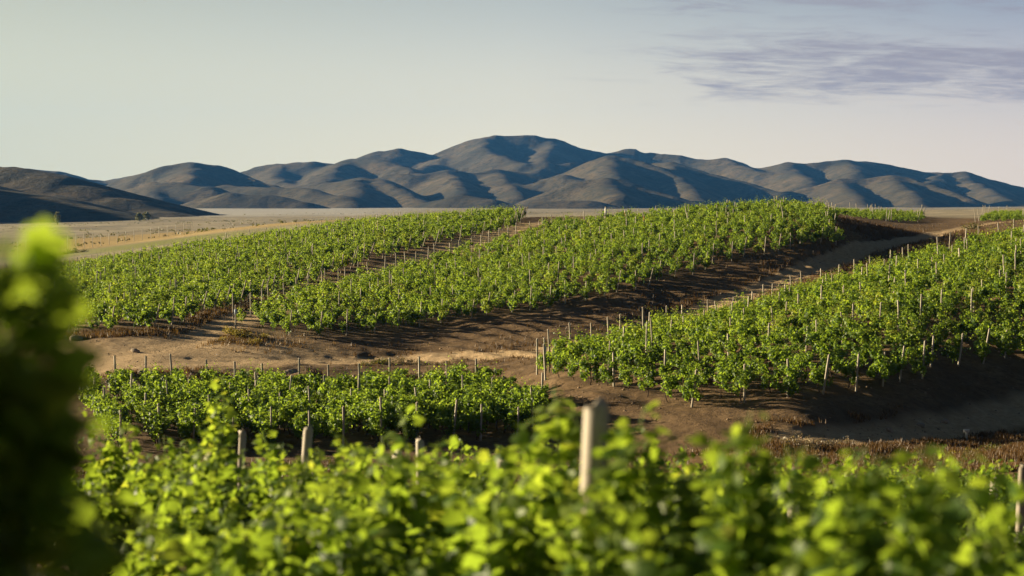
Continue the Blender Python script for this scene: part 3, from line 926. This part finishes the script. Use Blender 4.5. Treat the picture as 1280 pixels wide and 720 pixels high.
for i, (x_, y_, rz, b, r, k, m) in enumerate(VINES):
    if i in IND: continue
    j = int(RNG.integers(8)); s = RNG.choice([RNG.uniform(0.66, 0.85), RNG.uniform(0.85, 1.22)], p=[0.25, 0.75]) * (0.6 if b in ('back', 'crest') else 1.0)
    c_, s_ = math.cos(rz) * s, math.sin(rz) * s
    v = FV[j]
    arr_v.append(np.stack([v[:, 0] * c_ - v[:, 1] * s_ + x_, v[:, 0] * s_ + v[:, 1] * c_ + y_, v[:, 2] * s + VZ[i]], 1))
    arr_f.append(FFc[j] + off); off += len(v)
    arr_t.append(np.clip(FT[j] + RNG.normal(0, 0.13), 0, 0.95))
    # trunk
    if y_ < 215:
        tv, tf = tube(np.array([[x_, y_, VZ[i] - 0.1], [x_ + 0.03, y_, VZ[i] + 0.35], [x_, y_, VZ[i] + 0.65]]), [0.04, 0.03, 0.03], 3, False)
        arr_v.append(tv); f4 = tf[0]
        arr_f.append(np.concatenate([f4[:, [0, 1, 2]], f4[:, [0, 2, 3]]]) + off); off += len(tv)
        arr_t.append(np.zeros(len(tv)))
sm = mesh_np('distant_grapevines', np.concatenate(arr_v), np.concatenate(arr_f))
attr(sm, 'tint', np.concatenate(arr_t))
tag(obj('distant_grapevines', sm, M_LEAF), 'rows of green grapevines covering the farther vineyard slopes', 'grapevines', None, 'stuff')
print('VINES', len(VINES), 'individual', len(IND) + N_IND, 'verts', off)

# posts
NP = len(FP)
def pkey(i):
    p = POSTS[i]
    return p[1] * (0.72 if p[3] else 1.0)
porder = sorted(range(len(POSTS)), key=pkey)
PIND = set(porder[:300 - NP - 4])
pr = {b: {r: k for k, r in enumerate(sorted(set(POSTS[i][5] for i in PIND if POSTS[i][4] == b)))} for b in BLOCKS}
pb = Bag()
pseq = {}
for i in porder:
    x_, y_, d, e, b, r, k, kk = POSTS[i]
    lean = 0.0
    if e > 0: lean = RNG.uniform(0.02, 0.26) if b != 'lower' else RNG.uniform(-0.05, 0.22)
    if e < 0: lean = -RNG.uniform(-0.05, 0.12)
    if b == 'far' and e > 0: lean = RNG.uniform(0.15, 0.42)
    # end posts lean away from their row, at the front towards the track
    ax, ay = -d[0] * lean, -d[1] * lean
    ax += RNG.normal(0, 0.035); ay += RNG.normal(0, 0.035)
    q_ = Vector((ax, ay, 1.0)).normalized().to_track_quat('Z', 'Y')
    if b == 'far' and e > 0: me, bg_ = ENDM[int(RNG.integers(3))], None
    elif e < 0: me = EPM[int(RNG.integers(4))]
    else: me = POSTM[int(RNG.integers(5))]
    if i in PIND:
        if e > 0: lab = 'grey post at the front end of the %s row from left, %s' % (ordn(pr[b][r]), BL[b])
        elif e < 0: lab = 'grey post at the back end of the %s row from left, %s' % (ordn(pr[b][r]), BL[b])
        else:
            j = pseq.get((b, r), 0); pseq[(b, r)] = j + 1
            lab = 'grey post, %s one inside the %s row from left, %s' % (ordn(j), ordn(pr[b][r]), BL[b])
        post_thing((x_, y_, PZ[i]), q_.to_euler(), me, lab, 'posts of the ' + BL[b])
    else:
        bb = POSTB[int(RNG.integers(5))]
        v = np.concatenate(bb.v) @ np.array(q_.to_matrix()).T + np.array([x_, y_, PZ[i]])
        pb.add(v, [np.concatenate(f) for f in bb.f.values()])
tag(obj('distant_vineyard_posts', pb.mesh('distant_vineyard_posts'), M_WOOD), 'weathered grey posts sticking out of the farther vine rows', 'posts', None, 'stuff')
print('POSTS', len(POSTS))

# ------------------------------------------------------------------ haze
def box_mesh(name, lo, hi):
    x0, y0, z0 = lo; x1, y1, z1 = hi
    v = np.array([(x0, y0, z0), (x1, y0, z0), (x1, y1, z0), (x0, y1, z0), (x0, y0, z1), (x1, y0, z1), (x1, y1, z1), (x0, y1, z1)], float)
    f = np.array([(0, 3, 2, 1), (4, 5, 6, 7), (0, 1, 5, 4), (1, 2, 6, 5), (2, 3, 7, 6), (3, 0, 4, 7)])
    return mesh_np(name, v, f)


# ------------------------------------------------------------------ shrubs, stones, weeds, marked posts, fence and far trees
def make_shrub(seed, n, leaf, flat=0.75, twig=14):
    rng = np.random.default_rng(seed)
    st = Bag(); fo = Bag()
    lv, lf = leaf_proto(2)
    for k in range(twig):
        a = rng.uniform(0, 2 * np.pi); e = rng.uniform(0.25, 1.35)
        d = np.array([math.cos(a) * math.cos(e), math.sin(a) * math.cos(e), math.sin(e) * flat])
        L = rng.uniform(0.32, 0.56)
        pts = [np.array([0, 0, -0.05])]
        for i in range(5): pts.append(pts[-1] + d * L / 5 + rng.normal(0, 0.02, 3))
        v, f = tube(pts, np.linspace(0.014, 0.004, 6), 3, False); st.add(v, f, rng.uniform(0.2, 0.8))
        m = n // twig
        for i in range(m):
            p = pts[2] + (pts[-1] - pts[2]) * rng.random() + rng.normal(0, 0.075, 3)
            p[2] = max(p[2], 0.01)
            y_ = d + rng.normal(0, 0.6, 3); y_ /= np.linalg.norm(y_)
            x_ = np.cross(y_, rng.normal(0, 1, 3)); x_ /= np.linalg.norm(x_)
            n_ = np.cross(x_, y_)
            q = lv * leaf * rng.uniform(0.6, 1.3)
            fo.add(p + q[:, :1] * 0.55 * x_ + q[:, 1:2] * y_ + q[:, 2:3] * n_, lf, np.clip(rng.normal(0.5, 0.22), 0, 0.95))
    return st.mesh('shrub_stems'), fo.mesh('shrub_foliage')
def shrub_set(mat, seed, **k):
    out = []
    for i in range(3):
        a, b = make_shrub(seed + i, 420, 0.085, **k)
        a.materials.append(M_SHRUB_DRY); b.materials.append(mat); out.append((a, b))
    return out
SHR = {'yellow': shrub_set(M_SHRUB_YELLOW, 800), 'green': shrub_set(M_SHRUB_GREEN, 820), 'dry': shrub_set(M_SHRUB_DRY, 840)}
def shrub(px, py, d, w_, h_, kind, label, group, name):
    p = at(px, py, d)
    e = empty(name, (p[0], p[1], gz(p[0], p[1])), RNG.uniform(0, 6.28))
    e.scale = (w_, w_, h_ * 1.5)
    tag(e, label, 'shrub', group)
    a, b = SHR[kind][int(RNG.integers(3))]
    obj('stems', a, None, e); obj('foliage', b, None, e)
    return e
Y_, G_, D_ = 'yellow', 'green', 'dry'
SHL = [
 (300,437,149,2.2,1.3,Y_,'largest yellow broom bush under the left tip of the ridge block'),
 (286,424,151,1.5,1.1,Y_,'yellow broom bush at the foot of the tagged pale post'),
 (318,444,146,1.5,0.8,Y_,'low yellow-green bush at the bottom of the broom clump'),
 (332,433,149,1.3,0.8,Y_,'small yellowish bush on the right side of the broom clump'),
 (279,436,147,0.9,0.6,Y_,'tiny yellow bush on the left side of the broom clump'),
 (478,456,140,1.9,0.9,G_,'dark green bush beside the middle track, left of a dry bush'),
 (505,452,141,1.6,1.0,D_,'pale dry bush beside the dark green bush on the middle track'),
 (527,457,139,1.6,0.8,D_,'brown dry bush at the right end of the trackside bushes'),
 (552,459,137,1.3,0.6,D_,'flat brown bush by the stony bank, right of the trackside bushes'),
 (455,459,139,1.1,0.5,G_,'small green tuft at the left end of the trackside bushes'),
 (992,556,85,1.7,1.1,D_,'large pale dry bush at the left end of the lower track'),
 (1014,560,84,1.3,0.9,D_,'grey twiggy bush just right of the large dry bush'),
 (1036,558,86,1.2,0.8,D_,'spiky dry bush by the edge of the lower track'),
 (1058,553,88,0.9,0.7,D_,'small dry bush where the lower track edge begins'),
 (1012,575,80,1.3,0.7,D_,'low grey bush below the grey twiggy bush'),
 (982,578,79,1.1,0.7,D_,'low pale bush beneath the large dry bush'),
 (1198,563,76,1.1,0.6,Y_,'leftmost yellow-green tuft in the orange weeds'),
 (1216,557,78,0.8,0.45,Y_,'small yellow-green tuft above another in the orange weeds'),
 (1227,566,75,0.8,0.4,Y_,'lowest yellow-green tuft in the orange weeds'),
 (1262,545,82,1.5,0.7,G_,'grey-green bush in the orange weeds near the right edge'),
 (1272,565,76,1.4,0.7,G_,'dark bush at the right edge of the orange weeds'),
 (1214,543,86,0.9,0.45,Y_,'pale tuft beside the small white stake'),
 (1238,583,70,1.2,0.6,G_,'dark bush at the bottom of the orange weeds'),
 (1160,580,72,1.2,0.55,D_,'brown bush in the middle of the orange weeds'),
 (1216,285,252,3.4,1.3,G_,'dark green bush where the upper track reaches the crest'),
 (1190,292,240,2.2,0.9,D_,'rusty bush beside the upper track near the crest'),
 (1165,300,228,2.0,0.8,D_,'rusty bush on the upper track edge below the crest'),
 (1130,318,214,2.0,0.8,D_,'rusty bush by the bend of the upper track'),
 (1085,330,204,1.9,0.8,D_,'rusty bush halfway up the upper track'),
 (1040,345,195,1.8,0.8,D_,'rusty bush lowest on the upper track edge'),
]
for px, py, d, w_, h_, k, lab in SHL:
    nm = {'yellow': 'broom_bush', 'green': 'scrub_bush', 'dry': 'dry_bush'}[k]
    shrub(px, py, d, w_, h_, k, lab, 'bushes beside the tracks', nm)
for i, (px, py, d, w_, h_) in enumerate([(47,317,388,5.0,2.4),(56,321,380,3.0,1.6),(63,320,382,3.6,2.0),(72,320,382,3.0,1.6),(84,320,383,2.4,1.6),(93,319,385,3.0,2.0),(104,320,382,2.4,1.2)]):
    shrub(px, py, d, w_, h_, 'green', 'dark bush, %s from the left in the line below the netting fence' % ordn(i), 'bushes below the netting fence', 'scrub_bush')

def rock_mesh(seed):
    bm = bmesh.new()
    bmesh.ops.create_icosphere(bm, subdivisions=3, radius=1.0)
    r = np.random.default_rng(seed)
    o = r.uniform(0, 50, 3)
    cuts = [(Vector(r.normal(0, 1, 3)).normalized(), r.uniform(0.55, 0.85)) for _ in range(9)]
    for v in bm.verts:
        p = v.co.copy()
        for n_, k in cuts:
            t = p.dot(n_)
            if t > k: p -= n_ * (t - k)
        p *= 1 + 0.12 * float(fbm(np.array([p.x * 2 + o[0]]), np.array([p.y * 2 + p.z + o[1]]), 3)[0])
        v.co = p
    me = bpy.data.meshes.new('rock'); bm.to_mesh(me); bm.free()
    me.materials.append(M_ROCK)
    return me
ROCKS = [rock_mesh(i) for i in range(5)]
LP = np.array(LEDGE)
nrock = 0
def rock(x, y, sx, sy, sz, label, group=None):
    o = obj('rock', ROCKS[int(RNG.integers(5))])
    o.location = (x, y, gz(x, y) + sz * 0.25); o.scale = (sx, sy, sz)
    o.rotation_euler = (RNG.uniform(-.3, .3), RNG.uniform(-.3, .3), RNG.uniform(0, 6.28))
    tag(o, label, 'rock', group)
rocks = []
for k in range(26):
    t = RNG.random() ** 1.3 * (len(LP) - 1.001); i = int(t)
    p = LP[i] + (LP[i + 1] - LP[i]) * (t - i)
    rocks.append((p[0] + RNG.normal(0, 0.25), p[1] - 0.6 + RNG.normal(0, 0.7), 0.09 + 0.2 * RNG.random() ** 2))
rocks.sort()
for k, (x_, y_, r_) in enumerate(rocks):
    rock(x_, y_, r_ * 1.3, r_, r_ * 0.8, 'brown stone, %s from the left along the bank above the low strip' % ordn(k), 'stones of the bank above the low strip')
p = at(366, 461, 128); rock(p[0], p[1], 0.85, 0.6, 0.5, 'biggest pale boulder on the stony bank above the low strip')
for px, py, d, r_, lab in [(1180,531,99,0.25,'pale stone on the edge of the lower track, left of the white stake'),(1112,541,94,0.22,'small stone on the edge of the lower track near the dry bushes'),(1150,536,97,0.2,'flat stone halfway along the edge of the lower track'),(169,430,140,0.3,'stone on the bare dirt below the far left block'),(96,427,147,0.5,'dark clod at the foot of the far left block')]:
    p = at(px, py, d); rock(p[0], p[1], r_ * 1.4, r_, r_ * 0.7, lab)

# marked posts
def marked(px, d, h, r, mat, lo, hi, part, label, lean=0.0):
    X = (px - 640) / F * d
    e = empty('marker_post', (X, d, gz(X, d)))
    e.rotation_euler = (0, lean, 0)
    tag(e, label, 'post', 'marked posts')
    b = post_mesh(h, r, int(px), 8).mesh('marker_post_wood'); b.materials.append(M_WOOD)
    obj('shaft', b, None, e)
    if part == 'band':
        v, f = tube(np.array([[0, 0, lo * h], [0, 0, hi * h]]), r * 1.12, 8)
    else:
        w_ = 0.10; v = np.array([(-w_, -r - .025, lo*h), (w_, -r - .025, lo*h), (w_, -r - .025, hi*h), (-w_, -r - .025, hi*h), (-w_, -r - .005, lo*h), (w_, -r - .005, lo*h), (w_, -r - .005, hi*h), (-w_, -r - .005, hi*h)])
        f = [np.array([(0,1,2,3),(7,6,5,4),(0,4,5,1),(1,5,6,2),(2,6,7,3),(3,7,4,0)])]
    bb = Bag(); bb.add(v, f); me = bb.mesh(part); me.materials.append(mat)
    obj(part, me, None, e)
marked(294, 153, 2.0, 0.065, M_TAG, 0.62, 0.82, 'tag', 'pale post with a small tag at the left tip of the ridge block')
marked(683, 117.5, 2.1, 0.06, M_TAG, 0.55, 0.75, 'tag', 'pale post with a blue-white tag at the left tip of the right-hand block', -0.06)
marked(319, 104, 1.75, 0.05, M_RED, 0.40, 0.72, 'band', 'post with a red band inside the low strip')
marked(781, 246, 2.0, 0.06, M_RED, 0.55, 0.85, 'band', 'post with a red band on the crown of the ridge block, left one')
marked(805, 232, 2.0, 0.06, M_RED, 0.60, 0.90, 'band', 'post with a red band on the ridge block, nearer and right of another')
marked(535, 300, 2.1, 0.07, M_RED, 0.6, 0.95, 'band', 'post with a red band at the top of the far left block')
marked(757, 250, 2.5, 0.11, M_POSTW, 0.5, 0.93, 'band', 'thick cream-painted post on the crown of the ridge block')

# small white stake with a cross board by the lower track
p = at(1208, 541, 95)
e = tag(empty('white_stake', (p[0], p[1], gz(p[0], p[1]))), 'small white stake with a cross board beside the lower track', 'stake')
v, f = tube(np.array([[0, 0, -0.1], [0.01, 0, 0.3], [0.0, 0, 0.5]]), 0.06, 6); b = Bag(); b.add(v, f); me = b.mesh('stake_shaft'); me.materials.append(M_POSTW); obj('shaft', me, None, e)
me = box_mesh('stake_board', (-0.17, -0.10, 0.40), (0.13, -0.062, 0.56)); me.materials.append(M_POSTW); obj('board', me, None, e)

# dry weeds: nobody could count them
def weeds():
    bag_v = []; bag_f = []; bag_t = []; off = 0
    def sow(n, fx, hh, t0):
        nonlocal off
        x, y = fx(n)
        z = ground_z(x, y)
        for b in range(4):
            m = len(x)
            h = hh * RNG.uniform(0.5, 1.3, m)
            a = RNG.uniform(0, 2 * np.pi, m); wd = 0.022 + 0.02 * RNG.random(m)
            bx = x + RNG.normal(0, 0.07, m); by = y + RNG.normal(0, 0.07, m)
            lx = RNG.normal(0, 0.28, m) * h; ly = RNG.normal(0, 0.28, m) * h
            v = np.stack([np.stack([bx - wd * np.cos(a), by - wd * np.sin(a), z - 0.03], 1), np.stack([bx + wd * np.cos(a), by + wd * np.sin(a), z - 0.03], 1), np.stack([bx + lx, by + ly, z + h], 1)], 1)
            bag_v.append(v.reshape(-1, 3)); bag_f.append(np.arange(3 * m).reshape(m, 3) + off); off += 3 * m
            bag_t.append(np.repeat(np.clip(t0 + RNG.normal(0, 0.2, m), 0, 0.95), 3))
    def patch(px0, px1, d0, d1, keep=0.5, sc=2.2):
        def f(n):
            d = RNG.uniform(d0, d1, n); px = RNG.uniform(px0, px1, n)
            x = (px - 640) / F * d
            k = fbm(x / sc, d / sc, 3) > RNG.normal(0.5 - keep, 0.16, n)
            ok = k & (seg_dist(x, d, ROAD_LOW) > 1.6) & (seg_dist(x, d, ROAD_MID) > 1.6)
            return x[ok], d[ok]
        return f
    sow(30000, patch(930, 1310, 58, 92, 0.52), 0.26, 0.40)
    sow(3000, patch(1060, 1310, 90, 100, 0.3), 0.22, 0.45)
    sow(5000, patch(60, 960, 74, 86, 0.45), 0.22, 0.25)
    def along(line, wd, n0=0):
        L = np.array(line)
        def f(n):
            t = RNG.random(n) * (len(L) - 1.001); i = t.astype(int)
            p = L[i] + (L[i + 1] - L[i]) * (t - i)[:, None] + RNG.normal(0, wd, (n, 2))
            x, y = p[:, 0], p[:, 1]
            ok = (fbm(x / 4, y / 4, 3) > RNG.normal(0.0, 0.15, n)) & (seg_dist(x, y, ROAD_MID) > 1.7) & (seg_dist(x, y, ROAD_UP) > 1.7)
            return x[ok], y[ok]
        return f
    sow(9000, along(WEEDS[1], 3.5), 0.45, 0.40)
    sow(5000, along(WEEDS[2], 5.0), 0.45, 0.42)
    sow(3500, along(LEDGE, 1.2), 0.3, 0.45)
    sow(1200, along(plan([(270,420,151),(300,438,148),(340,445,146)]), 2.0), 0.3, 0.8)
    sow(3000, along(plan([(50,424,148),(200,418,150),(330,378,181)]), 1.0), 0.4, 0.7)
    sow(4000, along(ROAD_MID[2:], 4.0), 0.25, 0.45)
    me = mesh_np('dry_weeds', np.concatenate(bag_v), np.concatenate(bag_f))
    attr(me, 'tint', np.concatenate(bag_t))
    tag(obj('dry_weeds', me, M_GRASS), 'rusty dry weeds and grass on the bare slopes', 'weeds', None, 'stuff')
weeds()

def clods():
    n = 16000
    d = np.exp(RNG.uniform(math.log(74), math.log(235), n)); px = RNG.uniform(-20, 1300, n)
    x = (px - 640) / F * d
    ok = fbm(x / 7, d / 7, 3) > RNG.normal(0.05, 0.2, n)
    x, d = x[ok], d[ok]; n = len(x); z = ground_z(x, d)
    s_ = 0.035 + 0.075 * RNG.random(n) ** 3
    o = np.array([(1, 0, 0), (0, 1, 0), (-1, 0, 0), (0, -1, 0), (0, 0, 0.75), (0, 0, -0.5)], float)
    f = np.array([(0, 1, 4), (1, 2, 4), (2, 3, 4), (3, 0, 4), (1, 0, 5), (2, 1, 5), (3, 2, 5), (0, 3, 5)])
    v = np.stack([x, d, z], 1)[:, None] + s_[:, None, None] * o[None] * RNG.uniform(0.5, 1.4, (n, 6, 1))
    me = mesh_np('soil_clods', v.reshape(-1, 3), (f[None] + (np.arange(n) * 6)[:, None, None]).reshape(-1, 3))
    m = flat_material('clod', (0.20, 0.14, 0.085), 0.95, 0.5, 1.5)
    tag(obj('soil_clods', me, m), 'clods and small stones strewn over the bare banks', 'clods', None, 'stuff')
clods()
def plain_scrub():
    n = 2600
    d = np.exp(RNG.uniform(math.log(430), math.log(1700), n)); px = RNG.uniform(-60, 760, n)
    x = (px - 640) / F * d
    ok = fbm(x / 60, d / 60, 3) > RNG.normal(0.12, 0.12, n)
    x, d = x[ok], d[ok]; z = ground_z(x, d)
    lv, lf = leaf_proto(2); b = Bag()
    for xi, di, zi in zip(x, d, z):
        s_ = RNG.uniform(0.4, 1.1)
        for k in range(7):
            x_ = RNG.normal(0, 1, 3); x_ /= np.linalg.norm(x_); y_ = np.cross(x_, RNG.normal(0, 1, 3)); y_ /= np.linalg.norm(y_)
            b.add(np.array([xi + RNG.normal(0, 0.5) * s_, di + RNG.normal(0, 0.5) * s_, zi + RNG.uniform(0.05, 0.5) * s_]) + 0.6 * s_ * (lv[:, :1] * x_ + lv[:, 1:2] * y_), lf, RNG.uniform(0.2, 0.8))
    me = b.mesh('plain_scrub')
    tag(obj('plain_scrub', me, M_SHRUB_GREEN), 'low grey-green scrub dotted over the pale plain', 'scrub', None, 'stuff')
plain_scrub()

# netting fence on the plain
def net_material():
    m, t = new_mat('shade_net')
    p = t.n('ShaderNodeBsdfDiffuse', i_Color=(0.42, 0.36, 0.24))
    tr = t.n('ShaderNodeBsdfTransparent')
    mx = t.n('ShaderNodeMixShader', i_0=0.22, i_1=tr.outputs[0], i_2=p.outputs[0])
    t.n('ShaderNodeOutputMaterial', i_Surface=mx.outputs[0])
    return m
fp = at(60, 316, 395)
e = tag(empty('netting_fence', (fp[0], fp[1], gz(fp[0], fp[1]))), 'pale netting fence on posts across the golden field at the left', 'fence')
M_NET = net_material()
nb = Bag(); k = 0
pts = []
for i in range(22):
    px = 22 + 10.4 * i * (1.0 if i < 10 else 1.0); d = 395 + 2.2 * i
    X = (px - 640) / F * d; Z = gz(X, d)
    pts.append((X - fp[0], d - fp[1], Z - e.location.z))
for i, q_ in enumerate(pts):
    v, f = tube(np.array([[0, 0, -0.2], [0, 0, 3.3 if i < 10 else 2.4]]) + np.array(q_), 0.06, 5)
    b = Bag(); b.add(v, f); me = b.mesh('fence_post'); me.materials.append(M_POSTW); obj('post', me, None, e)
vv = []; ff = []
for i, (a, b) in enumerate(zip(pts[:-1], pts[1:])):
    h = 3.1 if i < 9 else 2.2
    n0 = len(vv)
    vv += [(a[0], a[1] + .07, a[2]), (b[0], b[1] + .07, b[2]), (b[0], b[1] + .07, b[2] + h), (a[0], a[1] + .07, a[2] + h)]
    ff.append((n0, n0 + 1, n0 + 2, n0 + 3))
me = mesh_np('net', np.array(vv), np.array(ff)); me.materials.append(M_NET); obj('netting', me, None, e)

# far trees at the foot of the hills
def far_tree(px, py, d, w_, h_, label):
    X = (px - 640) / F * d
    e = tag(empty('tree', (X, d, gz(X, d) if d < 1150 else float(max(gz(X, d), hills_z(np.array([X]), np.array([d]))[0] - 1.2)))), label, 'tree', 'trees at the foot of the hills')
    v, f = tube(np.array([[0, 0, -0.5], [0.05, 0, h_ * 0.35], [0, 0, h_ * 0.7]]), [0.3, 0.22, 0.1], 6); b = Bag(); b.add(v, f, 0.2); me = b.mesh('far_trunk'); me.materials.append(M_BARK); obj('trunk', me, None, e)
    lv, lf = leaf_proto(2); cr = Bag()
    for k in range(420):
        a = RNG.uniform(0, 6.28); t = RNG.random(); r_ = w_ / 2 * math.sqrt(RNG.random()) * math.sin(math.pi * (0.15 + 0.8 * t)) ** 0.6
        p = np.array([r_ * math.cos(a), r_ * math.sin(a), h_ * (0.12 + 0.88 * t)])
        x_ = RNG.normal(0, 1, 3); x_ /= np.linalg.norm(x_); y_ = np.cross(x_, RNG.normal(0, 1, 3)); y_ /= np.linalg.norm(y_)
        s_ = RNG.uniform(0.5, 1.0)
        cr.add(p + s_ * (lv[:, :1] * x_ + lv[:, 1:2] * y_), lf, np.clip(RNG.normal(0.3, 0.15), 0, 0.9))
    me = cr.mesh('far_crown'); me.materials.append(M_SHRUB_GREEN); obj('crown', me, None, e)
far_tree(72, 276, 1120, 3.6, 6.5, 'dark upright tree below the shaded left hill')
far_tree(174, 272, 1150, 5.0, 4.5, 'left of two round trees at the tip of the left hill')
far_tree(183, 272, 1160, 5.5, 5.0, 'right of two round trees at the tip of the left hill')

# wires of the near trellis
for k, (d0, x0, x1) in enumerate([(8.7, -0.9, 1.7), (13.4, -2.0, 2.5), (18.3, -5.2, 3.4), (28.0, 3.4, 8.4)]):
    xs = np.linspace(x0, x1, 9); ys = d0 + 0.11 * xs
    zs = ground_z(xs, ys) + 1.05
    v, f = tube(np.stack([xs, ys, zs], 1), 0.0025, 5); b = Bag(); b.add(v, f); me = b.mesh('wire'); me.materials.append(M_WIRE)
    tag(obj('trellis_wire', me), 'thin trellis wire, %s from the camera among the near vines' % ordn(k), 'wire', 'wires of the near trellis')

SC_HAZE = box_mesh('haze', (-9000, -1500, -30), (9000, 7000, 330))
hz_m = bpy.data.materials.new('haze_air'); hz_m.use_nodes = True
h = NT(hz_m.node_tree)
pv = h.n('ShaderNodeVolumePrincipled')
pv.inputs['Color'].default_value = (0.10, 0.38, 1.0, 1)
pv.inputs['Density'].default_value = 3.5e-5
pv.inputs['Anisotropy'].default_value = 0.1
h.n('ShaderNodeOutputMaterial', i_Volume=pv.outputs[0])
tag(obj('haze', SC_HAZE, hz_m), kind='stuff')
